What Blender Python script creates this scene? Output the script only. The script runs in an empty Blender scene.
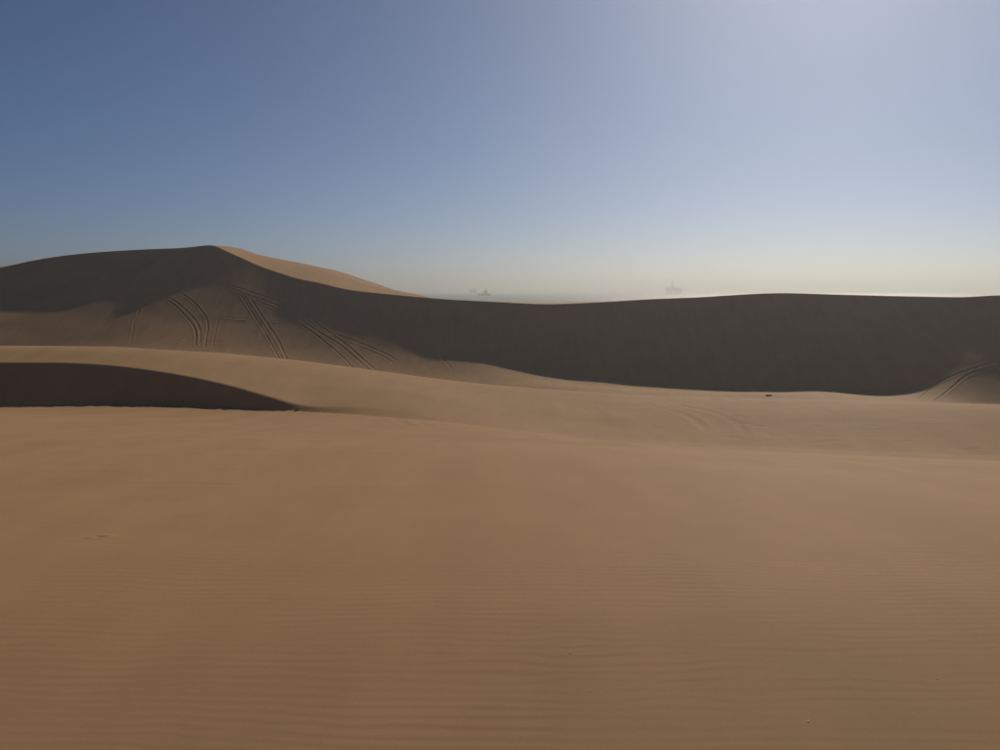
import bpy, bmesh, math
import numpy as np
from mathutils import Vector

# ---------------------------------------------------------------- camera
scene = bpy.context.scene
EYE = 1.65
cam_data = bpy.data.cameras.new("camera")
cam = bpy.data.objects.new("camera", cam_data)
scene.collection.objects.link(cam)
cam_data.sensor_width = 36.0
cam_data.lens = 36.0 * 0.838
cam_data.clip_start = 0.1
cam_data.clip_end = 60000.0
cam.location = (0.0, 0.0, EYE)
cam.rotation_euler = (math.radians(90.0) - math.atan(84.5 / 838.0), 0.0, 0.0)
scene.camera = cam

# ---------------------------------------------------------------- sky and sun
SUN_EL = math.radians(29.0)
SUN_AZ = math.radians(21.5)          # east of the view direction (+Y)
world = bpy.data.worlds.new("World")
scene.world = world
world.use_nodes = True
wn = world.node_tree.nodes
wl = world.node_tree.links
wn.clear()
sky = wn.new("ShaderNodeTexSky")
sky.sky_type = 'NISHITA'
sky.sun_disc = False
sky.sun_elevation = SUN_EL
sky.sun_rotation = SUN_AZ
sky.altitude = 20.0
sky.air_density = 0.6
sky.dust_density = 0.62
sky.ozone_density = 6.0
bg = wn.new("ShaderNodeBackground")
bg.inputs["Strength"].default_value = 0.05
wo = wn.new("ShaderNodeOutputWorld")
wl.new(sky.outputs[0], bg.inputs["Color"])
wl.new(bg.outputs[0], wo.inputs["Surface"])

sun_data = bpy.data.lights.new("sun", 'SUN')
sun_data.energy = 3.2
sun_data.angle = math.radians(0.55)
sun_data.color = (1.0, 0.87, 0.70)
sun = bpy.data.objects.new("sun", sun_data)
scene.collection.objects.link(sun)
sun_dir = Vector((math.sin(SUN_AZ) * math.cos(SUN_EL), math.cos(SUN_AZ) * math.cos(SUN_EL), math.sin(SUN_EL)))
sun.rotation_euler = sun_dir.to_track_quat('Z', 'Y').to_euler()
sun.location = (30, 30, 40)

scene.view_settings.view_transform = 'Standard'
scene.view_settings.look = 'None'
scene.view_settings.exposure = -0.18
scene.view_settings.gamma = 1.0
scene.view_settings.use_curve_mapping = False


# ---------------------------------------------------------------- helpers
def tag(o, label=None, category=None, group=None, kind=None):
    if label: o["label"] = label
    if category: o["category"] = category
    if group: o["group"] = group
    if kind: o["kind"] = kind
    return o


def link(name, mesh, mat=None, parent=None):
    o = bpy.data.objects.new(name, mesh)
    scene.collection.objects.link(o)
    if mat is not None and not mesh.materials:
        mesh.materials.append(mat)
    if parent is not None:
        o.parent = parent
    return o


def empty(name, loc, rz=0.0):
    o = bpy.data.objects.new(name, None)
    scene.collection.objects.link(o)
    o.location = loc
    o.rotation_euler = (0, 0, rz)
    o.empty_display_size = 0.2
    return o


def new_mat(name):
    m = bpy.data.materials.new(name)
    m.use_nodes = True
    nt = m.node_tree
    return m, nt, nt.nodes["Principled BSDF"]


def node(nt, kind, **inp):
    n = nt.nodes.new(kind)
    for k, v in inp.items():
        n.inputs[k.replace('_', ' ')].default_value = v
    return n


# ---------------------------------------------------------------- materials
def sand_material():
    m, nt, b = new_mat("sand")
    L = nt.links.new
    geo = nt.nodes.new("ShaderNodeNewGeometry")
    # broad tone drift: coarse and fine sand lie in wind-sorted patches
    mp = nt.nodes.new("ShaderNodeMapping")
    mp.inputs["Scale"].default_value = (0.05, 0.16, 0.1)
    L(geo.outputs["Position"], mp.inputs["Vector"])
    n1 = node(nt, "ShaderNodeTexNoise", Scale=1.0, Detail=5.0, Roughness=0.55)
    L(mp.outputs[0], n1.inputs["Vector"])
    ramp = nt.nodes.new("ShaderNodeValToRGB")
    ramp.color_ramp.elements[0].position = 0.32
    ramp.color_ramp.elements[0].color = SAND_A
    ramp.color_ramp.elements[1].position = 0.68
    ramp.color_ramp.elements[1].color = SAND_B
    L(n1.outputs["Fac"], ramp.inputs["Fac"])
    # single grains: pale quartz and dark garnet
    n2 = node(nt, "ShaderNodeTexNoise", Scale=420.0, Detail=2.0, Roughness=0.7)
    L(geo.outputs["Position"], n2.inputs["Vector"])
    mr = node(nt, "ShaderNodeMapRange")
    mr.inputs["From Min"].default_value = 0.3; mr.inputs["From Max"].default_value = 0.7
    mr.inputs["To Min"].default_value = 0.86; mr.inputs["To Max"].default_value = 1.14
    L(n2.outputs["Fac"], mr.inputs["Value"])
    mul = nt.nodes.new("ShaderNodeMix"); mul.data_type = 'RGBA'; mul.blend_type = 'MULTIPLY'
    mul.inputs["Factor"].default_value = 1.0
    # slip-face tongues and drifts: half-metre streaks of finer and coarser sand
    mp2 = nt.nodes.new("ShaderNodeMapping")
    mp2.inputs["Scale"].default_value = (1.3, 0.35, 0.35)
    mp2.inputs["Rotation"].default_value = (0, 0, 0.5)
    L(geo.outputs["Position"], mp2.inputs["Vector"])
    n4 = node(nt, "ShaderNodeTexNoise", Scale=1.0, Detail=6.0, Roughness=0.62)
    L(mp2.outputs[0], n4.inputs["Vector"])
    mr2 = node(nt, "ShaderNodeMapRange")
    mr2.inputs["From Min"].default_value = 0.3; mr2.inputs["From Max"].default_value = 0.7
    mr2.inputs["To Min"].default_value = 0.93; mr2.inputs["To Max"].default_value = 1.07
    L(n4.outputs["Fac"], mr2.inputs["Value"])
    gr = node(nt, "ShaderNodeMath"); gr.operation = 'MULTIPLY'
    L(mr.outputs[0], gr.inputs[0]); L(mr2.outputs[0], gr.inputs[1])
    L(ramp.outputs["Color"], mul.inputs["A"]); L(gr.outputs[0], mul.inputs["B"])
    L(mul.outputs["Result"], b.inputs["Base Color"])
    b.inputs["Roughness"].default_value = 0.75
    b.inputs["Diffuse Roughness"].default_value = 0.15
    b.inputs["Specular IOR Level"].default_value = 0.035
    b.inputs["Sheen Weight"].default_value = 0.06
    b.inputs["Sheen Roughness"].default_value = 0.5
    b.inputs["Sheen Tint"].default_value = (1.0, 0.76, 0.5, 1)
    bump = node(nt, "ShaderNodeBump", Strength=0.25, Distance=0.0012)
    n3 = node(nt, "ShaderNodeTexNoise", Scale=160.0, Detail=4.0, Roughness=0.65)
    L(geo.outputs["Position"], n3.inputs["Vector"])
    L(n3.outputs["Fac"], bump.inputs["Height"])
    L(bump.outputs["Normal"], b.inputs["Normal"])
    return m


def plain_material(name, col, rough=0.6, metal=0.0, vary=0.25, scale=0.3):
    m, nt, b = new_mat(name)
    tc = nt.nodes.new("ShaderNodeTexCoord")
    n = node(nt, "ShaderNodeTexNoise", Scale=scale, Detail=6.0, Roughness=0.6)
    nt.links.new(tc.outputs["Object"], n.inputs["Vector"])
    r = nt.nodes.new("ShaderNodeValToRGB")
    r.color_ramp.elements[0].position = 0.3
    r.color_ramp.elements[1].position = 0.7
    r.color_ramp.elements[0].color = tuple(c * (1 - vary) for c in col) + (1,)
    r.color_ramp.elements[1].color = tuple(min(1, c * (1 + vary)) for c in col) + (1,)
    nt.links.new(n.outputs["Fac"], r.inputs["Fac"])
    nt.links.new(r.outputs["Color"], b.inputs["Base Color"])
    b.inputs["Roughness"].default_value = rough
    b.inputs["Metallic"].default_value = metal
    return m


def sea_material():
    m, nt, b = new_mat("sea_water")
    geo = nt.nodes.new("ShaderNodeNewGeometry")
    mp = nt.nodes.new("ShaderNodeMapping")
    mp.inputs["Scale"].default_value = (0.06, 0.12, 0.1)
    nt.links.new(geo.outputs["Position"], mp.inputs["Vector"])
    n = node(nt, "ShaderNodeTexNoise", Scale=1.0, Detail=8.0, Roughness=0.62)
    nt.links.new(mp.outputs[0], n.inputs["Vector"])
    bump = node(nt, "ShaderNodeBump", Strength=1.0, Distance=3.0)
    nt.links.new(n.outputs["Fac"], bump.inputs["Height"])
    nt.links.new(bump.outputs["Normal"], b.inputs["Normal"])
    b.inputs["Base Color"].default_value = (0.035, 0.06, 0.065, 1)
    b.inputs["Roughness"].default_value = 0.45
    b.inputs["IOR"].default_value = 1.33
    return m


SAND_A = (0.466, 0.281, 0.138, 1)
SAND_B = (0.525, 0.326, 0.165, 1)
SAND = sand_material()
SEA = sea_material()
HULL = plain_material("hull_paint", (0.05, 0.06, 0.08), 0.5)
WHITE = plain_material("ship_white", (0.55, 0.55, 0.53), 0.5)
STEEL = plain_material("rig_steel", (0.22, 0.2, 0.18), 0.6)
YELLOW = plain_material("rig_yellow", (0.4, 0.3, 0.08), 0.6)
DARKGLASS = plain_material("dark_glass", (0.02, 0.025, 0.03), 0.15)
LUMP = plain_material("weathered_wood", (0.045, 0.032, 0.022), 0.9, scale=8.0)
SHELL = plain_material("bleached_shell", (0.82, 0.78, 0.70), 0.5, scale=300.0, vary=0.15)
GRIT = plain_material("tan_grit", (0.78, 0.68, 0.54), 0.5, scale=300.0)
for _m in (SHELL, GRIT):                        # quartz and shell are milky and let light through
    _b = _m.node_tree.nodes["Principled BSDF"]
    _b.inputs["Subsurface Weight"].default_value = 1.0
    _b.inputs["Subsurface Radius"].default_value = (1.0, 0.9, 0.8)
    _b.inputs["Subsurface Scale"].default_value = 0.004
    _b.inputs["Roughness"].default_value = 0.3
# ---------------------------------------------------------------- terrain
# Dune lines surveyed as (x, y, z) in metres, ordered from behind the camera
# to the sea: each line runs across the scene, the sand is a smooth profile
# from line to line with creases at the slip-face feet and brinks.
LINES = {
    'B': [(-60.00, -60.00, 0.600), (60.00, -60.00, 0.200)],
    'Z': [(-60.00, 1.00, 0.000), (60.00, 1.00, 0.000)],
    'A': [(-60.00, 3.70, 0.170), (-3.00, 3.70, 0.170), (3.00, 3.70, 0.145), (60.00, 3.70, 0.130)],
    'C': [(-60.00, 8.00, -0.030), (-5.00, 8.00, -0.050), (0.00, 8.00, -0.120), (5.00, 8.00, -0.200), (60.00, 8.00, -0.250)],
    'D0': [(-60.00, 14.50, -0.640), (-9.00, 14.50, -0.640), (-4.00, 14.50, -0.720), (0.00, 14.50, -0.880), (4.00, 14.50, -1.130), (9.00, 14.50, -1.360), (60.00, 14.50, -1.500)],
    'D': [(-70.00, 22.00, -1.420), (-13.24, 22.00, -1.420), (-10.59, 22.00, -1.394), (-8.32, 21.60, -1.364), (-6.51, 20.80, -1.329), (-4.41, 19.80, -1.234), (-2.35, 19.50, -1.332), (0.00, 19.50, -1.570), (2.36, 19.50, -1.856), (4.65, 19.20, -1.991), (6.90, 19.00, -2.069), (9.06, 18.70, -2.102), (11.21, 18.50, -2.153), (60.00, 18.00, -2.400)],
    'E': [(-70.00, 23.65, -0.265), (-14.16, 23.65, -0.365), (-12.45, 23.63, -0.363), (-11.28, 23.53, -0.411), (-9.67, 23.06, -0.536), (-8.05, 22.36, -0.699), (-6.39, 21.28, -0.920), (-5.15, 20.40, -1.097), (-4.52, 19.96, -1.184), (-4.11, 20.07, -1.131), (-3.65, 20.13, -1.144), (-3.05, 20.19, -1.183), (-2.31, 20.20, -1.254), (-1.22, 20.30, -1.411), (0.00, 20.30, -1.570), (1.47, 20.30, -1.772), (2.45, 20.30, -1.896), (4.84, 20.00, -2.031), (7.19, 19.80, -2.109), (9.45, 19.50, -2.142), (11.69, 19.30, -2.193), (60.00, 18.80, -2.440)],
    'F': [(-70.00, 26.00, 0.034), (-15.54, 26.00, -0.066), (-12.48, 26.10, -0.104), (-10.96, 26.20, -0.189), (-9.51, 26.50, -0.289), (-8.05, 26.90, -0.464), (-6.54, 27.30, -0.659), (-4.98, 27.70, -0.893), (-3.36, 28.00, -1.140), (-1.69, 28.10, -1.370), (0.00, 28.10, -1.540), (1.68, 28.00, -1.664), (3.35, 27.90, -1.770), (5.01, 27.80, -1.859), (6.64, 27.60, -1.884), (8.24, 27.40, -1.891), (9.82, 27.20, -1.898), (11.37, 27.00, -1.905), (12.90, 26.80, -1.927), (14.40, 26.60, -1.933), (15.89, 26.40, -1.954), (80.00, 29.00, -2.154)],
    'G': [(-80.00, 56.00, -4.900), (-33.59, 56.00, -4.199), (-26.88, 56.00, -4.199), (-20.16, 56.00, -4.402), (-13.45, 56.00, -4.740), (-6.73, 56.00, -5.282), (0.00, 56.00, -5.893), (6.74, 56.00, -6.233), (13.49, 56.00, -6.438), (20.24, 56.00, -6.506), (26.99, 56.00, -6.574), (33.74, 56.00, -6.642), (80.00, 56.00, -6.800)],
    'H': [(-90.00, 88.00, -4.600), (-50.07, 83.73, -4.478), (-43.55, 82.76, -4.407), (-35.96, 81.24, -4.491), (-29.42, 81.95, -4.839), (-24.46, 81.73, -5.116), (-19.47, 81.27, -5.469), (-14.39, 80.07, -5.893), (-9.53, 79.44, -6.313), (-4.66, 77.63, -6.599), (0.00, 75.36, -6.750), (4.35, 72.50, -6.755), (8.65, 72.00, -6.958), (12.89, 71.50, -7.115), (17.07, 71.00, -7.208), (21.49, 71.50, -7.331), (25.25, 70.00, -7.185), (28.62, 68.00, -7.097), (32.00, 66.50, -7.106), (35.74, 66.00, -7.184), (39.41, 65.50, -7.213), (90.00, 65.00, -7.300)],
    'I': [(-95.00, 98.00, -1.500), (-58.07, 97.70, 0.552), (-54.64, 97.85, 0.968), (-51.21, 98.00, 1.384), (-46.61, 98.20, 2.172), (-43.21, 98.50, 3.102), (-39.27, 98.94, 3.831), (-35.36, 99.50, 3.761), (-31.47, 98.30, 2.969), (-25.16, 96.30, 1.479), (-21.30, 94.30, 0.507), (-17.57, 92.30, -0.426), (-13.96, 90.15, -1.449), (-10.50, 88.00, -2.633), (-7.22, 86.32, -3.655), (-5.09, 85.20, -4.177), (0.00, 82.50, -5.180), (4.80, 80.15, -5.901), (9.33, 77.80, -6.383), (13.86, 76.95, -6.759), (18.28, 76.10, -6.896), (22.62, 75.35, -6.903), (26.88, 74.60, -6.908), (28.85, 73.90, -7.033), (30.79, 73.20, -7.217), (32.80, 71.80, -7.369), (34.61, 71.10, -7.065), (36.64, 71.00, -5.938), (38.40, 71.20, -4.929), (43.06, 72.00, -3.706), (95.00, 73.00, -3.200)],
    'J': [(-100.00, 106.43, 1.500), (-62.42, 105.43, 4.445), (-59.51, 105.87, 5.202), (-55.29, 106.28, 5.964), (-50.03, 105.83, 6.441), (-43.29, 104.68, 6.756), (-39.50, 104.50, 6.870), (-36.98, 104.38, 7.108), (-35.27, 104.08, 7.275), (-34.07, 103.72, 6.710), (-31.58, 102.70, 5.698), (-28.78, 101.31, 4.574), (-26.05, 99.92, 3.711), (-23.39, 98.63, 2.988), (-20.81, 97.45, 2.513), (-17.08, 95.92, 1.707), (-13.51, 94.79, 1.336), (-8.91, 93.75, 0.930), (-5.53, 93.01, 0.660), (0.00, 91.60, 0.404), (4.83, 90.30, 0.208), (10.60, 89.15, 0.437), (15.85, 88.91, 0.756), (21.06, 88.62, 0.969), (26.17, 88.14, 1.285), (29.16, 87.67, 1.391), (35.63, 85.69, 1.194), (41.82, 81.86, 1.069), (44.07, 80.63, 1.030), (47.41, 79.82, 1.225), (100.00, 79.82, 1.600)],
    'K': [(-105.00, 120.43, 0.900), (-70.74, 119.43, 4.395), (-67.40, 119.87, 5.250), (-62.60, 120.28, 6.109), (-56.67, 119.83, 6.654), (-49.09, 118.68, 7.023), (-44.81, 118.50, 7.154), (-41.96, 118.38, 7.425), (-40.04, 118.08, 7.410), (-38.65, 117.72, 7.806), (-35.85, 116.70, 7.206), (-32.72, 115.31, 6.398), (-29.65, 113.92, 5.673), (-26.67, 112.63, 4.933), (-23.76, 111.45, 4.211), (-19.55, 109.92, 3.012), (-15.50, 108.79, 1.907), (-10.24, 107.75, 1.013), (-6.36, 107.01, -0.059), (0.00, 105.60, -0.350), (5.58, 104.30, -0.573), (12.27, 103.15, -0.303), (18.36, 102.91, 0.067), (24.40, 102.62, 0.315), (30.35, 102.14, 0.684), (33.83, 101.67, 0.809), (41.47, 99.69, 0.589), (49.00, 95.86, 0.459), (51.75, 94.63, 0.419), (55.76, 93.82, 0.651), (110.00, 93.82, 0.800)],
    'L': [(-250.00, 190.00, -5.000), (-80.00, 190.00, -3.000), (-30.00, 190.00, -2.500), (0.00, 190.00, -4.600), (250.00, 190.00, -4.600)],
    'M': [(-800.00, 450.00, -6.300), (800.00, 450.00, -6.300)],
    'N': [(-5000.00, 680.00, -7.500), (5000.00, 680.00, -7.500)],
    'O': [(-9000.00, 765.00, -8.200), (9000.00, 765.00, -8.200)],
    'Q': [(-9000.00, 900.00, -9.700), (9000.00, 900.00, -9.700)],
}

ORDER = list(LINES)


def pchip(xk, yk, x):
    xk = np.asarray(xk, float); yk = np.asarray(yk, float)
    h = np.diff(xk); d = np.diff(yk) / h
    m = np.zeros_like(yk)
    if len(xk) > 2:
        s = d[:-1] * d[1:]
        w1 = 2 * h[1:] + h[:-1]; w2 = h[1:] + 2 * h[:-1]
        ok = s > 0
        m[1:-1][ok] = ((w1 + w2) / (w1 / np.where(ok, d[:-1], 1) + w2 / np.where(ok, d[1:], 1)))[ok]
    i = np.clip(np.searchsorted(xk, x) - 1, 0, len(h) - 1)
    t = np.clip((x - xk[i]) / h[i], 0, 1)
    t2 = t * t; t3 = t2 * t
    return ((2*t3 - 3*t2 + 1) * yk[i] + (t3 - 2*t2 + t) * h[i] * m[i]
            + (-2*t3 + 3*t2) * yk[i+1] + (t3 - t2) * h[i] * m[i+1])


SAMPLE_X = np.concatenate([np.arange(-900, -120, 10.0), np.arange(-120, 120, 0.08), np.arange(120, 901, 10.0)])
TABLE = {}
for _k, _v in LINES.items():
    _a = np.array(_v)
    TABLE[_k] = (pchip(_a[:, 0], _a[:, 1], SAMPLE_X), pchip(_a[:, 0], _a[:, 2], SAMPLE_X))

    _sg = {'D': 0.45, 'E': 0.45, 'H': 2.5, 'I': 2.0, 'J': 0.7}.get(_k)
    if _sg:                              # wind rounds every line along its run
        _n = int(3 * _sg / 0.08)
        _g = np.exp(-0.5 * (np.arange(-_n, _n + 1) * 0.08 / _sg) ** 2); _g /= _g.sum()
        TABLE[_k] = tuple(np.convolve(np.pad(c, _n, mode='edge'), _g, 'valid') for c in TABLE[_k])


def smoothstep(a, b, x):
    t = np.clip((x - a) / (b - a), 0, 1)
    return t * t * (3 - 2 * t)


_rng = np.random.RandomState(7)
_LAT = _rng.rand(256, 256).astype(np.float32)


def vnoise(x, y):
    xi = np.floor(x).astype(np.int64); yi = np.floor(y).astype(np.int64)
    fx = x - xi; fy = y - yi
    fx = fx * fx * fx * (fx * (fx * 6 - 15) + 10); fy = fy * fy * fy * (fy * (fy * 6 - 15) + 10)
    a = _LAT[xi & 255, yi & 255]; b = _LAT[(xi + 1) & 255, yi & 255]
    c = _LAT[xi & 255, (yi + 1) & 255]; d = _LAT[(xi + 1) & 255, (yi + 1) & 255]
    return ((a * (1 - fx) + b * fx) * (1 - fy) + (c * (1 - fx) + d * fx) * fy) * 2 - 1


def fbm(x, y, octaves=3):
    s = 0; amp = 1.0
    for o in range(octaves):
        s = s + amp * vnoise(x * 2**o + 17.3 * o, y * 2**o + 41.7 * o); amp *= 0.5
    return s


def base_height(x, y):
    Y = []; Z = []
    for k in ORDER:
        Y.append(np.interp(x, SAMPLE_X, TABLE[k][0])); Z.append(np.interp(x, SAMPLE_X, TABLE[k][1]))
    n = len(ORDER); ix = {k: i for i, k in enumerate(ORDER)}
    H = [Y[i+1] - Y[i] for i in range(n-1)]
    S = [(Z[i+1] - Z[i]) / H[i] for i in range(n-1)]
    ML = [None] * n; MR = [None] * n
    for i in range(n):
        if i == 0: m = S[0]
        elif i == n - 1: m = S[-1]
        else: m = (S[i-1] * H[i] + S[i] * H[i-1]) / (H[i-1] + H[i])
        ML[i] = m; MR[i] = m
    d, e, f, hh, ii, j, kk = (ix[c] for c in 'DEFHIJK')
    # low dune: creased slip face in the west that dies out into a smooth flank
    w = smoothstep(.24, .5, S[d])
    wx = smoothstep(-3.5, -8.0, x)
    MR[d] = MR[d] * (1 - w) + S[d] * w
    ML[e] = ML[e] * (1 - w) + S[d] * w
    ML[d] = S[d-1] * (.9 - .5 * wx)
    MR[e] = S[e] * (1 + .5 * wx) + .10 * np.exp(-((x + 3.0) / 2.2) ** 2) * (1 - wx)
    ML[f] = MR[f] = np.interp(x, [-16, -7.5, -3.5, 0, 4, 17], [-.062, -.078, -.096, -.111, -.12, -.133])
    # main dune: apron, slip face, brink
    ap = smoothstep(.10, .30, S[hh])
    ML[hh] = MR[hh] = ML[hh] * (1 - ap) + S[hh] * (.95 - .4 * smoothstep(-50, -38, x)) * ap
    east = smoothstep(24, 29, x)
    ML[ii] = (S[hh] * 1.1 + .32) * (1 - ap) + np.minimum(S[hh] * (1.0 + .28 * smoothstep(-50, -38, x)), .575) * ap
    ML[ii] = ML[ii] * (1 - east) + S[hh] * 1.02 * east
    MR[hh] = MR[hh] * (1 - east) + S[hh] * .9 * east
    MR[ii] = S[ii] * .96
    ML[j] = S[ii] * 1.05
    MR[j] = S[j] * 1.15
    z = np.where(y < Y[0], Z[0], Z[-1]).astype(float)
    for i in range(n - 1):
        q = (y >= Y[i]) & (y < Y[i+1])
        if not q.any(): continue
        h = H[i][q]; t = (y[q] - Y[i][q]) / h; t2 = t * t; t3 = t2 * t
        z[q] = ((2*t3 - 3*t2 + 1) * Z[i][q] + (t3 - 2*t2 + t) * h * MR[i][q]
                + (-2*t3 + 3*t2) * Z[i+1][q] + (t3 - t2) * h * ML[i+1][q])
    return z, Y, ix


# ---------------------------------------------------------------- tyre tracks and footprints, (x, y) in metres
FAR_TRACKS = [
    (1.00, [(-38.27, 95.95), (-36.79, 95.40), (-35.43, 94.60), (-33.90, 93.30), (-32.42, 91.50), (-31.59, 90.30), (-30.89, 88.70), (-30.39, 86.70), (-29.78, 84.40)]),
    (1.00, [(-39.87, 95.40), (-38.26, 94.50), (-36.76, 93.35), (-35.43, 92.15), (-34.03, 90.65), (-33.01, 89.45), (-32.15, 88.20), (-31.41, 86.55), (-30.69, 84.45)]),
    (1.00, [(-39.27, 95.25), (-37.66, 94.35), (-36.30, 93.55), (-34.75, 92.20), (-33.65, 91.05), (-32.48, 89.65), (-31.63, 88.25), (-31.00, 86.65), (-30.47, 84.85)]),
    (0.70, [(-32.53, 90.30), (-31.05, 90.50), (-29.43, 90.85), (-28.50, 90.60), (-26.08, 90.60)]),
    (0.70, [(-31.90, 89.95), (-30.30, 90.30), (-28.38, 90.20), (-25.96, 90.15)]),
    (0.50, [(-30.35, 90.45), (-29.85, 87.85), (-29.08, 84.70)]),
    (0.60, [(-35.40, 86.00), (-33.49, 85.50), (-31.94, 84.80), (-30.31, 84.30)]),
    (0.50, [(-34.25, 86.20), (-32.10, 85.70), (-30.31, 85.25)]),
    (0.60, [(-41.02, 98.30), (-40.28, 95.75), (-39.15, 90.95), (-38.78, 89.00), (-38.10, 86.95), (-37.25, 84.35)]),
    (0.60, [(-42.31, 96.90), (-40.51, 96.10), (-39.38, 95.55)]),
    (1.10, [(-29.30, 95.25), (-27.18, 92.10), (-24.92, 88.50), (-23.39, 85.70), (-21.81, 82.55)]),
    (0.70, [(-29.03, 95.30), (-26.91, 92.15), (-24.65, 88.50), (-23.09, 85.70), (-21.56, 82.55)]),
    (1.10, [(-27.96, 94.55), (-26.18, 91.85), (-24.30, 88.90), (-22.70, 86.10), (-21.02, 82.40)]),
    (1.10, [(-27.44, 94.40), (-24.77, 92.90), (-22.43, 90.90), (-19.85, 88.30), (-17.77, 85.90), (-15.72, 83.25), (-13.83, 80.00)]),
    (1.10, [(-30.67, 96.30), (-28.00, 95.05), (-25.40, 93.90), (-23.03, 91.90), (-20.71, 89.80), (-18.24, 87.40), (-16.31, 85.55), (-14.31, 82.90), (-12.55, 80.20)]),
    (1.00, [(-31.12, 97.15), (-28.45, 96.00), (-26.30, 95.15), (-24.03, 93.70), (-21.52, 91.80), (-19.40, 89.60), (-17.58, 87.70), (-15.84, 85.85), (-14.06, 83.45), (-11.91, 80.25)]),
    (0.90, [(-17.63, 87.95), (-15.65, 86.80), (-13.69, 85.50), (-11.78, 84.20), (-10.05, 82.55)]),
    (0.80, [(-15.90, 86.20), (-13.96, 85.00), (-12.06, 83.70), (-10.51, 82.15)]),
    (0.70, [(-28.29, 90.20), (-26.16, 90.40), (-23.83, 89.90), (-21.55, 89.45), (-20.52, 88.90)]),
    (0.60, [(-28.09, 90.75), (-25.86, 90.65), (-23.56, 90.25), (-21.22, 89.60)]),
    (0.40, [(-26.29, 95.85), (-23.88, 95.50), (-20.74, 94.30)]),
    (0.80, [(-8.57, 87.55), (-7.12, 85.10), (-5.76, 82.95), (-4.42, 80.10)]),
    (0.50, [(-1.75, 76.60), (0.46, 77.15), (2.40, 76.95), (5.05, 75.10), (7.08, 73.65)]),
    (0.50, [(16.60, 78.00), (16.55, 75.70)]),
    (0.50, [(16.74, 74.70), (17.97, 75.95), (18.56, 76.15)]),
    (0.80, [(13.00, 83.10), (13.61, 81.25)]),
    (0.60, [(15.34, 82.85), (15.64, 81.25)]),
    (0.60, [(12.56, 88.75), (13.59, 87.15)]),
    (0.50, [(16.33, 86.80), (16.73, 85.60)]),
    (1.10, [(42.48, 70.95), (41.39, 70.80), (39.94, 70.60), (38.67, 70.40), (37.62, 70.30), (36.43, 69.90), (35.09, 68.85), (34.19, 67.85)]),
    (1.10, [(42.20, 70.45), (40.37, 70.15), (39.07, 69.90), (37.86, 69.15), (36.82, 68.40), (35.72, 67.50), (34.88, 66.80)]),
    (0.50, [(25.49, 74.20), (25.90, 72.30), (25.70, 69.40)]),
    (0.50, [(28.36, 74.25), (27.75, 70.80), (27.31, 68.40)]),
    (0.50, [(22.49, 80.00), (22.83, 78.80)]),
    (0.50, [(23.07, 80.75), (23.37, 79.40)]),
]
NEAR_TRACKS = [
    (0.50, [(5.286, 24.950), (5.653, 24.450), (6.047, 23.900), (6.291, 23.300), (6.448, 22.750), (6.412, 21.950), (6.253, 20.950)]),
    (0.40, [(4.572, 24.500), (4.962, 23.950), (5.336, 23.300), (5.416, 22.450), (5.351, 21.300)]),
    (0.40, [(5.108, 23.550), (5.334, 22.800), (5.354, 21.850)]),
    (0.30, [(-3.852, 10.800), (-3.340, 11.050), (-2.696, 11.150), (-2.235, 11.200)]),
    (0.30, [(7.337, 20.500), (7.771, 20.400), (8.239, 20.650), (8.647, 20.550)]),
    (0.35, [(3.731, 11.000), (4.171, 11.400)]),
    (0.30, [(7.047, 17.850), (7.868, 19.000)]),
    (0.35, [(4.008, 10.500), (4.686, 11.050), (4.779, 10.600)]),
    (0.35, [(9.393, 20.950), (9.714, 21.100)]),
    (0.30, [(10.204, 20.950), (10.430, 21.050)]),
    (0.30, [(7.064, 16.200), (6.639, 14.050), (5.784, 11.500), (5.353, 10.150), (5.911, 10.600), (6.003, 9.900)]),
    (0.30, [(9.440, 19.250), (5.718, 11.100), (5.430, 9.950), (5.883, 9.700)]),
    (0.35, [(-2.339, 18.650), (-1.758, 16.550)]),
    (0.35, [(-1.970, 19.450), (-1.330, 16.200)]),
    (0.35, [(-1.866, 19.850), (-1.634, 19.350)]),
    (0.30, [(11.638, 23.850), (11.636, 23.200), (11.476, 21.850), (11.266, 20.850)]),
]



def smooth_path(p, step):
    p = np.array(p)
    if len(p) < 2: return p
    q = np.vstack([2 * p[0] - p[1], p, 2 * p[-1] - p[-2]])
    out = []
    for i in range(1, len(q) - 2):
        n = max(2, int(np.linalg.norm(q[i+1] - q[i]) / step))
        t = np.linspace(0, 1, n, endpoint=False)[:, None]
        out.append(0.5 * (2 * q[i] + (q[i+1] - q[i-1]) * t + (2*q[i-1] - 5*q[i] + 4*q[i+1] - q[i+2]) * t**2
                          + (-q[i-1] + 3*q[i] - 3*q[i+1] + q[i+2]) * t**3))
    out.append(q[-2][None])
    return np.vstack(out)


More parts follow.
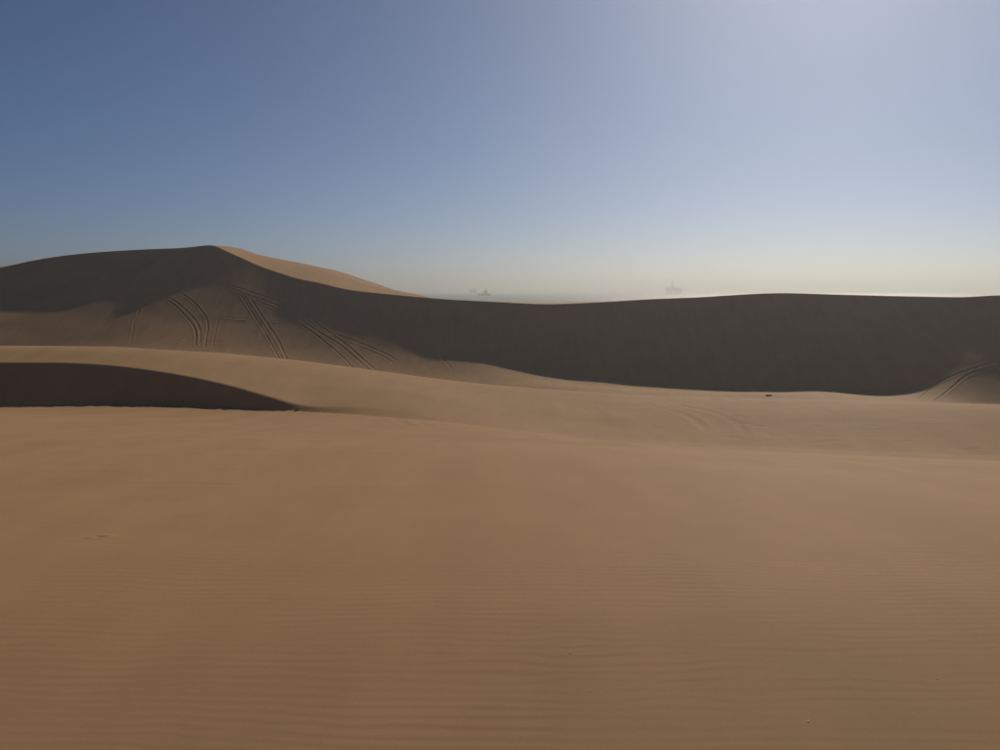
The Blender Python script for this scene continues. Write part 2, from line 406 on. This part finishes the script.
def carve(X, Y, Z, tracks, width, depth, step, seed):
    """press ruts with pushed-up shoulders into the height grid"""
    rg = np.random.RandomState(seed)
    for wgt, pts in tracks:
        if len(pts) < 2: continue
        path = smooth_path(pts, step)
        r = width * 4
        sel = np.nonzero((X > path[:, 0].min() - r) & (X < path[:, 0].max() + r)
                         & (Y > path[:, 1].min() - r) & (Y < path[:, 1].max() + r))
        xs = X[sel]; ys = Y[sel]
        if xs.size == 0: continue
        best = np.full(xs.shape, 1e9); along = np.zeros(xs.shape); acc = 0.0
        length = np.linalg.norm(np.diff(path, axis=0), axis=1).sum()
        for a, b in zip(path[:-1], path[1:]):
            d = b - a; l = np.linalg.norm(d)
            if l < 1e-6: continue
            t = np.clip(((xs - a[0]) * d[0] + (ys - a[1]) * d[1]) / (l * l), 0, 1)
            e = np.hypot(xs - a[0] - t * d[0], ys - a[1] - t * d[1])
            c = e < best
            best[c] = e[c]; along[c] = acc + t[c] * l
            acc += l
        off = rg.rand() * 100
        amp = wgt * (0.85 + 0.25 * vnoise(along / (width * 7) + off, along * 0 + off)) * depth
        amp = amp * smoothstep(0, width * 2, along) * smoothstep(0, width * 2, length - along)
        q = best / width
        Z[sel] += amp * (-np.exp(-q * q) + 0.75 * np.exp(-((q - 1.9) / 0.8) ** 2))


def dents(X, Y, Z, spots):
    for (px, py, rx, ry, dep) in spots:
        sel = np.nonzero((np.abs(X - px) < rx * 3.5) & (np.abs(Y - py) < ry * 3.5))
        q = np.hypot((X[sel] - px) / rx, (Y[sel] - py) / ry)
        Z[sel] += dep * (-np.exp(-q * q) + 0.55 * np.exp(-((q - 1.7) / 0.7) ** 2))


def columns(n_in, n_out):
    """cross positions: 1 = just outside the picture, then opening out quickly"""
    a = np.linspace(-1, 1, n_in)
    o = 1 + np.linspace(0, 1, n_out + 1)[1:] ** 2 * 6
    return np.concatenate([-o[::-1], a, o])


def rows(spec):
    out = [spec[0][0]]
    for (y0, y1, s0, s1) in spec:
        y = out[-1]
        while y < y1 - 1e-6:
            t = np.clip((y - y0) / (y1 - y0), 0, 1)
            y = y + s0 * (s1 / s0) ** t
            out.append(y)
        out[-1] = y1
    return np.array(out)


def grid_objects(X, Y, Z, split):
    """split: {name: boolean mask over quads}; one mesh object for each"""
    nr, nc = X.shape
    idx = np.arange(nr * nc).reshape(nr, nc)
    quads = np.stack([idx[:-1, :-1], idx[:-1, 1:], idx[1:, 1:], idx[1:, :-1]], -1)
    co = np.stack([X, Y, Z], -1).reshape(-1, 3)
    res = {}
    for name, mask in split.items():
        q = quads[mask]
        used, inv = np.unique(q.ravel(), return_inverse=True)
        me = bpy.data.meshes.new(name)
        v = co[used].astype(np.float32)
        me.vertices.add(len(v)); me.vertices.foreach_set("co", v.ravel())
        nq = len(q)
        me.loops.add(nq * 4); me.loops.foreach_set("vertex_index", inv.astype(np.int32).ravel())
        me.polygons.add(nq)
        me.polygons.foreach_set("loop_start", np.arange(0, nq * 4, 4, dtype=np.int32))
        me.update(calc_edges=True)
        me.shade_smooth()
        res[name] = tag(link(name, me, SAND), kind="structure")
    return res


def undulate(x, y):
    """broad wind-made unevenness, stronger on the big dunes"""
    far = smoothstep(40, 70, y)
    z = 0.004 * fbm(x / 2.2, y / 0.9, 3) * smoothstep(1, 5, y) * (1 - far)
    z = z + 0.012 * fbm(x / 7 + 9, y / 2.6 + 3, 2) * smoothstep(4, 10, y) * (1 - far)
    z = z + far * (0.07 * fbm(x / 11 + 5, y / 9 + 2, 3) + 0.007 * fbm(x / 1.6, y / 2.6, 2))
    return z


def ripples(x, y):
    """wind ripples, crests across the view, wavelength about 7.5 cm, broken by forks and fading patches"""
    lam = 0.067
    warp = 0.06 * fbm(x / 1.9 + 3, y / 1.1 + 8, 2) + 0.022 * fbm(x / 0.32, y / 0.13, 2)
    ph = 2 * np.pi * (y + 0.02 * x + warp) / lam
    prof = np.sin(ph + 0.55 * np.sin(ph)) + 0.18 * np.sin(2 * ph + 0.6)
    amp = 0.30 + 0.70 * smoothstep(-0.6, 0.7, fbm(x / 0.42 + 31, y / 0.17 + 12, 3))
    amp = amp * (0.55 + 0.45 * smoothstep(-0.5, 0.5, fbm(x / 2.5 + 1, y / 1.5 + 5, 2)))
    fade = 1 - smoothstep(9, 15, y)
    fine = 0.35 * np.sin(2 * np.pi * (y - 0.03 * x + 1.4 * warp + 0.2) / 0.031) * smoothstep(0, .8, fbm(x / 0.7 + 77, y / 0.35, 2))
    return fade * RIPPLE * (amp * prof + fine * (1 - smoothstep(5, 8, y)))


RIPPLE = 0.00068

# ---- near sheet: the rippled sand underfoot and the low dune beyond it
ry = rows([(-60, 0, 4, 1.0), (0, 1.8, .3, .02), (1.8, 6, .0125, .0135), (6, 14, .0135, .05), (14, 22.5, .05, .08),
           (22.5, 28, .05, .06), (28, 50, .1, .3)])
cu = columns(500, 24)
Yn = np.repeat(ry[:, None], len(cu), 1)
Xn = cu[None, :] * (3.0 + 0.70 * np.maximum(Yn, 0) + 0.05 * np.maximum(-Yn, 0))
Zn, lineY, ix = base_height(Xn.ravel(), Yn.ravel())
foot_y = lineY[ix['D']].reshape(Xn.shape)
Zn = Zn.reshape(Xn.shape) + undulate(Xn, Yn) + ripples(Xn, Yn)
# the slip face meets the flat in small slumped lobes
slump = np.exp(-((Yn - foot_y + 0.25) / 0.30) ** 2) * smoothstep(2, -5, Xn)
Zn += slump * (0.011 * fbm(Xn / 0.18, Yn / 0.16, 3))
carve(Xn, Yn, Zn, NEAR_TRACKS, 0.11, 0.019, 0.3, 3)
rg = np.random.RandomState(21)
spots = []
for i in range(70):                      # scuffs along the foot of the slip face
    x = rg.uniform(-17, -1.5)
    y = float(np.interp(x, SAMPLE_X, TABLE['D'][0])) - abs(rg.normal(0.1, 0.45))
    s = rg.uniform(0.04, 0.08)
    spots.append((x, y, s, s * 1.3, rg.uniform(0.006, 0.02)))
for i in range(60):                      # old prints on the flank to the east
    x = rg.uniform(4, 12); y = rg.uniform(15, 27)
    s = rg.uniform(0.06, 0.14)
    spots.append((x, y, s * 1.6, s, rg.uniform(0.004, 0.012)))
spots += [(-2.45, 5.02, .035, .02, .007), (-2.52, 4.95, .02, .02, .004), (0.1, 3.9, .012, .010, .0025),
          (-1.4, 9.6, .3, .05, .003), (-2.6, 7.0, .6, .06, .002)]
dents(Xn, Yn, Zn, spots)
yc = 0.25 * (Yn[:-1, :-1] + Yn[:-1, 1:] + Yn[1:, :-1] + Yn[1:, 1:])
fc = 0.25 * (foot_y[:-1, :-1] + foot_y[:-1, 1:] + foot_y[1:, :-1] + foot_y[1:, 1:])
near_objs = grid_objects(Xn, Yn, Zn, {"sand_flat": yc < fc, "low_dune": yc >= fc})

# ---- far sheet: main dune and the coastal plain down to the shore
ry = rows([(49.4, 66, .8, .2), (66, 110, .13, .13), (110, 126, .2, .7), (126, 400, 2, 20), (400, 950, 18, 20)])
cu = columns(1400, 30)
Yf = np.repeat(ry[:, None], len(cu), 1)
Xf = cu[None, :] * (3.0 + 0.66 * Yf)
Zf, lineY, ix = base_height(Xf.ravel(), Yf.ravel())
brink = lineY[ix['J']].reshape(Xf.shape)
Zf = Zf.reshape(Xf.shape)
edge = np.abs(Yf - brink)
Zf += undulate(Xf, Yf) * (0.25 + 0.75 * smoothstep(0, 7, edge))
# dry sand runs down the slip face in faint tongues
run = smoothstep(0, 3, brink - Yf) * smoothstep(20, 10, brink - Yf)
Zf += run * 0.010 * fbm(Xf / 0.9 + 0.4 * vnoise(Xf / 5, Yf / 5), (Yf + 0.7 * Xf) / 9, 2)
far2 = smoothstep(130, 400, Yf)
Zf += far2 * 0.5 * fbm(Xf / 60, Yf / 60, 3) * smoothstep(720, 450, Yf)
carve(Xf, Yf, Zf, FAR_TRACKS, 0.085, 0.034, 0.5, 5)
Zf -= 0.06 * smoothstep(51.5, 49.8, Yf)          # tucks under the near sheet in the hollow
cut = 0.5 * (ry[:-1] + ry[1:])[:, None] + np.zeros((1, len(cu) - 1))
far_objs = grid_objects(Xf, Yf, Zf, {"main_dune": cut < 126, "coastal_plain": cut >= 126})

# ---------------------------------------------------------------- sea
SEA_Z = -8.35
bm = bmesh.new()
vs = [bm.verts.new(c) for c in ((-14000, 700, SEA_Z), (14000, 700, SEA_Z), (14000, 10000, SEA_Z), (-14000, 10000, SEA_Z))]
bm.faces.new(vs)
me = bpy.data.meshes.new("sea"); bm.to_mesh(me); bm.free()
tag(link("sea", me, SEA), kind="structure")


# ---------------------------------------------------------------- ships and rig
def prism(name, outline_bottom, outline_top, z0, z1, mat, parent, bevel=0.0):
    """closed solid between two outlines (same vertex count)"""
    bm = bmesh.new()
    n = len(outline_bottom)
    lo = [bm.verts.new((x, y, z0)) for x, y in outline_bottom]
    if np.isscalar(z1): z1 = [z1] * n
    hi = [bm.verts.new((x, y, z)) for (x, y), z in zip(outline_top, z1)]
    bm.faces.new(lo[::-1]); bm.faces.new(hi)
    for i in range(n):
        bm.faces.new((lo[i], lo[(i+1) % n], hi[(i+1) % n], hi[i]))
    bmesh.ops.recalc_face_normals(bm, faces=bm.faces)
    if bevel:
        bmesh.ops.bevel(bm, geom=list(bm.edges), offset=bevel, segments=1, affect='EDGES')
    me = bpy.data.meshes.new(name); bm.to_mesh(me); bm.free()
    return link(name, me, mat, parent)


def rect(x0, x1, y0, y1):
    return [(x0, y0), (x1, y0), (x1, y1), (x0, y1)]


def block(name, x0, x1, y0, y1, z0, z1, mat, parent, bevel=0.15):
    return prism(name, rect(x0, x1, y0, y1), rect(x0, x1, y0, y1), z0, z1, mat, parent, bevel)


def bars(name, segs, mat, parent, sides=6):
    """joined round bars: one lattice, mast or boom"""
    bm = bmesh.new()
    for a, b, r0, r1 in segs:
        a = Vector(a); b = Vector(b)
        q = (b - a).to_track_quat('Z', 'Y')
        ring = []
        for p, r in ((a, r0), (b, r1)):
            ring.append([bm.verts.new(p + q @ Vector((r * math.cos(2*math.pi*i/sides), r * math.sin(2*math.pi*i/sides), 0))) for i in range(sides)])
        for i in range(sides):
            bm.faces.new((ring[0][i], ring[0][(i+1) % sides], ring[1][(i+1) % sides], ring[1][i]))
        bm.faces.new(ring[0][::-1]); bm.faces.new(ring[1])
    me = bpy.data.meshes.new(name); bm.to_mesh(me); bm.free()
    return link(name, me, mat, parent)


def hull_outline(l, w, bow, stern):
    return [(-l * stern, -w * .8), (l * bow * .45, -w), (l * bow * .8, -w * .6), (l * bow, 0), (l * bow * .8, w * .6), (l * bow * .45, w), (-l * stern, w * .8)]


def at(px_az, d):
    return (d * px_az, d, SEA_Z)


# anchored offshore vessel, dark against the haze
v = empty("offshore_vessel", at(-0.0185, 1500.0), math.radians(180 + 8))
v.scale = (0.5, 0.5, 0.5)
tag(v, "dark anchored vessel with tall midship superstructure and mast on the hazy sea", "ship")
hull = prism("hull", hull_outline(24, 5.6, .86, .86), hull_outline(24, 6.6, 1.05, .98), -3.0, [7.6, 7.2, 8.6, 9.6, 8.6, 7.2, 7.6], HULL, v)
block("deck_rail", -22, -8, -6.3, -6.1, 7.35, 8.8, HULL, hull, 0)
block("bulwark", 8, 17.0, -6.25, -6.05, 7.3, 9.3, HULL, hull, 0)
house = block("superstructure", -10.5, 4.5, -5.4, 5.4, 7.0, 15.0, STEEL, v)
block("window_band", -10.0, 4.62, -5.0, 5.0, 12.0, 13.4, DARKGLASS, house, 0)
bridge = block("bridge", -8.0, 2.5, -5.8, 5.8, 15.0, 19.5, STEEL, v)
block("window_band", -7.6, 2.62, -5.92, 5.92, 16.6, 18.3, DARKGLASS, bridge, 0)
prism("funnel", rect(-9.5, -6.2, -1.6, 1.6), rect(-9.2, -6.8, -1.2, 1.2), 15.0, 24.0, HULL, v, .1)
bars("mast", [((-5.2, 0, 19.4), (-5.2, 0, 29.5), .8, .45), ((-5.2, -3, 25.5), (-5.2, 3, 25.5), .25, .25), ((-5.2, 0, 22), (-2, 0, 19.5), .25, .25),
              ((-5.2, -1.5, 27.5), (-5.2, 1.5, 27.5), .2, .2)], HULL, v)
bars("crane", [((12, 0, 7.0), (12, 0, 13.5), .8, .6), ((12, 0, 13.0), (20, 0, 16.0), .4, .25)], YELLOW, v)
block("cargo_hatch", 6.5, 10.4, -4, 4, 7.2, 8.9, STEEL, v)

# second ship, almost lost in the haze
s = empty("distant_ship", at(-0.0320, 2700.0), math.radians(118))
s.scale = (0.5, 0.5, 0.5)
tag(s, "pale high-sided ship on the horizon nearly lost in haze beside the dark vessel", "ship")
prism("hull", hull_outline(46, 10, .9, .9), hull_outline(46, 11.5, 1.03, .98), -4.0, [17, 17, 18.5, 19.5, 18.5, 17, 17], HULL, s)
block("superstructure", -38, -20, -10.5, 10.5, 17.0, 31.0, WHITE, s)
block("cargo_block", -16, 26, -10.0, 10.0, 17.3, 27.0, STEEL, s)
bars("mast", [((-27, 0, 31), (-27, 0, 39), .7, .4)], HULL, s)
prism("funnel", rect(-36, -31, -2.5, 2.5), rect(-35.5, -32, -2, 2), 31.0, 37.0, HULL, s, .2)

# semi-submersible drilling rig
r = empty("drilling_rig", at(0.2066, 2500.0), math.radians(14))
r.scale = (0.465, 0.465, 0.465)
tag(r, "hazy offshore drilling rig with lattice derrick standing in the sea on legs", "oil rig")
deck = block("deck", -45, 45, -33, 33, 19.0, 31.0, STEEL, r, .6)
block("deck_edge", -46.5, 46.5, -34.5, 34.5, 29.6, 31.8, YELLOW, deck, .2)
for sx in (-1, 1):
    block("pontoon", -52, 52, sx * 26 - 7, sx * 26 + 7, -9.0, 1.2, STEEL, r, 1.0)
    for sy in (-1, 1):
        prism("leg", [(sx * 33 + 6.5 * math.cos(a), sy * 26 + 6.5 * math.sin(a)) for a in np.linspace(0, 2 * math.pi, 17)[:-1]],
              [(sx * 33 + 6.5 * math.cos(a), sy * 26 + 6.5 * math.sin(a)) for a in np.linspace(0, 2 * math.pi, 17)[:-1]], 1.2, 19.0, YELLOW, r)
bars("brace", [((-33, -26, 7), (33, -26, 7), 1.2, 1.2), ((-33, 26, 7), (33, 26, 7), 1.2, 1.2), ((-33, -26, 6), (-33, 26, 18), 1, 1), ((33, -26, 6), (33, 26, 18), 1, 1)], STEEL, r)
segs = []
bx, bt, h0, h1 = 8.0, 2.2, 31.5, 86.0
lv = 8
for i in range(lv):
    a0 = i / lv; a1 = (i + 1) / lv
    w0 = bx + (bt - bx) * a0; w1 = bx + (bt - bx) * a1; z0 = h0 + (h1 - h0) * a0; z1 = h0 + (h1 - h0) * a1
    c = [(-1, -1), (1, -1), (1, 1), (-1, 1)]
    for k in range(4):
        p, q = c[k], c[(k + 1) % 4]
        segs.append(((p[0]*w0 - 13, p[1]*w0, z0), (p[0]*w1 - 13, p[1]*w1, z1), .75, .7))
        segs.append(((p[0]*w0 - 13, p[1]*w0, z0), (q[0]*w1 - 13, q[1]*w1, z1), .45, .45))
        segs.append(((q[0]*w0 - 13, q[1]*w0, z0), (p[0]*w1 - 13, p[1]*w1, z1), .45, .45))
        segs.append(((p[0]*w1 - 13, p[1]*w1, z1), (q[0]*w1 - 13, q[1]*w1, z1), .45, .45))
derrick = bars("derrick", segs, STEEL, r, 4)
block("crown_block", -16, -10, -3, 3, 86.0, 88.5, STEEL, derrick)
block("drill_floor", -24, -2, -11, 11, 31.5, 39.0, STEEL, r)
block("wind_wall", -21.5, -4.5, -8.6, 8.6, 39.0, 47.0, STEEL, r)
block("accommodation_block", -44, -27, -24, 24, 31.8, 44.0, WHITE, r)
prism("helideck", [(-50 + 12 * math.cos(a), 12 * math.sin(a)) for a in np.linspace(0, 2 * math.pi, 9)[:-1]],
      [(-50 + 12.6 * math.cos(a), 12.6 * math.sin(a)) for a in np.linspace(0, 2 * math.pi, 9)[:-1]], 44.2, 45.4, STEEL, r)
for (cx, cy, ex, ez) in ((14, -30, 40, 50), (30, 28, 6, 56)):
    bars("crane", [((cx, cy, 31), (cx, cy, 42), 2.0, 1.6), ((cx, cy, 40), (ex, cy, ez), .9, .5), ((cx, cy, 46), (ex, cy, ez), .2, .2), ((cx, cy, 41), (cx, cy, 47), .7, .5)], YELLOW, r)
block("pump_house", 6, 26, -18, 12, 31.8, 37.5, STEEL, r)
block("pipe_rack", 29, 43, -22, 20, 31.8, 35.0, STEEL, r)


# ---------------------------------------------------------------- small things on the sand
def ground(x, y):
    """height of the finished sand at a point on the near or far sheet"""
    Xg, Yg, Zg = (Xn, Yn, Zn) if y < 49 else (Xf, Yf, Zf)
    i = int(np.clip(np.searchsorted(Yg[:, 0], y), 1, len(Yg) - 1))
    t = (y - Yg[i-1, 0]) / (Yg[i, 0] - Yg[i-1, 0])
    za = np.interp(x, Xg[i-1], Zg[i-1]); zb = np.interp(x, Xg[i], Zg[i])
    return float(za + (zb - za) * t)


def lump_mesh(name, rx, ry_, rz, seed, rough=0.3, sub=2):
    bm = bmesh.new()
    bmesh.ops.create_icosphere(bm, subdivisions=sub, radius=1.0)
    rl = np.random.RandomState(seed)
    o = rl.rand(3) * 50
    for v in bm.verts:
        c = v.co
        k = 1 + rough * float(fbm(np.array([c.x * 1.4 + o[0] + c.z]), np.array([c.y * 1.4 + o[1] - c.z * .7]), 2)[0])
        v.co = Vector((c.x * rx * k, c.y * ry_ * k, c.z * rz * k))
    me = bpy.data.meshes.new(name); bm.to_mesh(me); bm.free()
    me.shade_smooth()
    return me


lx, ly = 22.80, 70.50
d = empty("driftwood", (lx, ly, ground(lx, ly)), math.radians(-12))
d.scale = (0.8, 0.8, 0.7)
tag(d, "small dark driftwood lump lying on pale sand below the main dune", "driftwood")
o = link("trunk", lump_mesh("trunk", .30, .11, .10, 4, .35, 3), LUMP, d); o.location = (-.06, 0, .05)
o = link("branch", lump_mesh("branch", .20, .05, .045, 9, .3, 3), LUMP, d); o.location = (.26, .02, .02); o.rotation_euler = (0, .12, .2)

def speck(name, x, y, r, mat, seed, label, cat, group=None):
    me = lump_mesh(name, r, r * .75, r * .4, seed, .35, 2)
    o = link(name, me, mat)
    o.location = (x, y, ground(x, y) + r * .25)
    o.rotation_euler = (0.2, 0.1, seed * 1.3)
    tag(o, label, cat, group)

for i, (x, y, r) in enumerate(((1.382, 3.250, 0.0022), (1.715, 3.150, 0.0028), (1.746, 3.750, 0.0026), (2.314, 4.150, 0.0024), (0.510, 3.100, 0.0022), (0.342, 3.050, 0.0028), (-0.317, 2.950, 0.0026), (-0.136, 2.850, 0.0024), (-0.225, 3.350, 0.0022), (1.918, 3.350, 0.0028), (0.956, 4.450, 0.0026), (1.069, 2.950, 0.0024), (0.000, 3.700, 0.0022))):
    speck("pebble", x, y, r, GRIT, 30 + i, "tiny pale pebble lying on the rippled sand", "pebble", "pale pebbles scattered on the rippled sand")
speck("shell_chip", 1.099, 2.850, 0.0042, SHELL, 11, "brightest white shell chip on the rippled sand", "shell")
speck("pebble", 0.291, 3.350, 0.0046, GRIT, 12, "larger buff pebble among the sand ripples, duller than the white chip", "pebble")


# ---------------------------------------------------------------- sea haze
hz_mat = bpy.data.materials.new("haze_air")
hz_mat.use_nodes = True
nt = hz_mat.node_tree
nt.nodes.clear()
out = nt.nodes.new("ShaderNodeOutputMaterial")
pv = nt.nodes.new("ShaderNodeVolumePrincipled")
pv.inputs["Color"].default_value = (0.68, 0.715, 0.70, 1)
pv.inputs["Density"].default_value = 7.8e-4
pv.inputs["Anisotropy"].default_value = 0.65
nt.links.new(pv.outputs[0], out.inputs["Volume"])
bm = bmesh.new()
bmesh.ops.create_cube(bm, size=1.0)
me = bpy.data.meshes.new("haze"); bm.to_mesh(me); bm.free()
hz = link("haze", me, hz_mat)
hz.scale = (30000, 11000, 50)
hz.location = (0, 4900, -12 + 25)
tag(hz, kind="stuff")
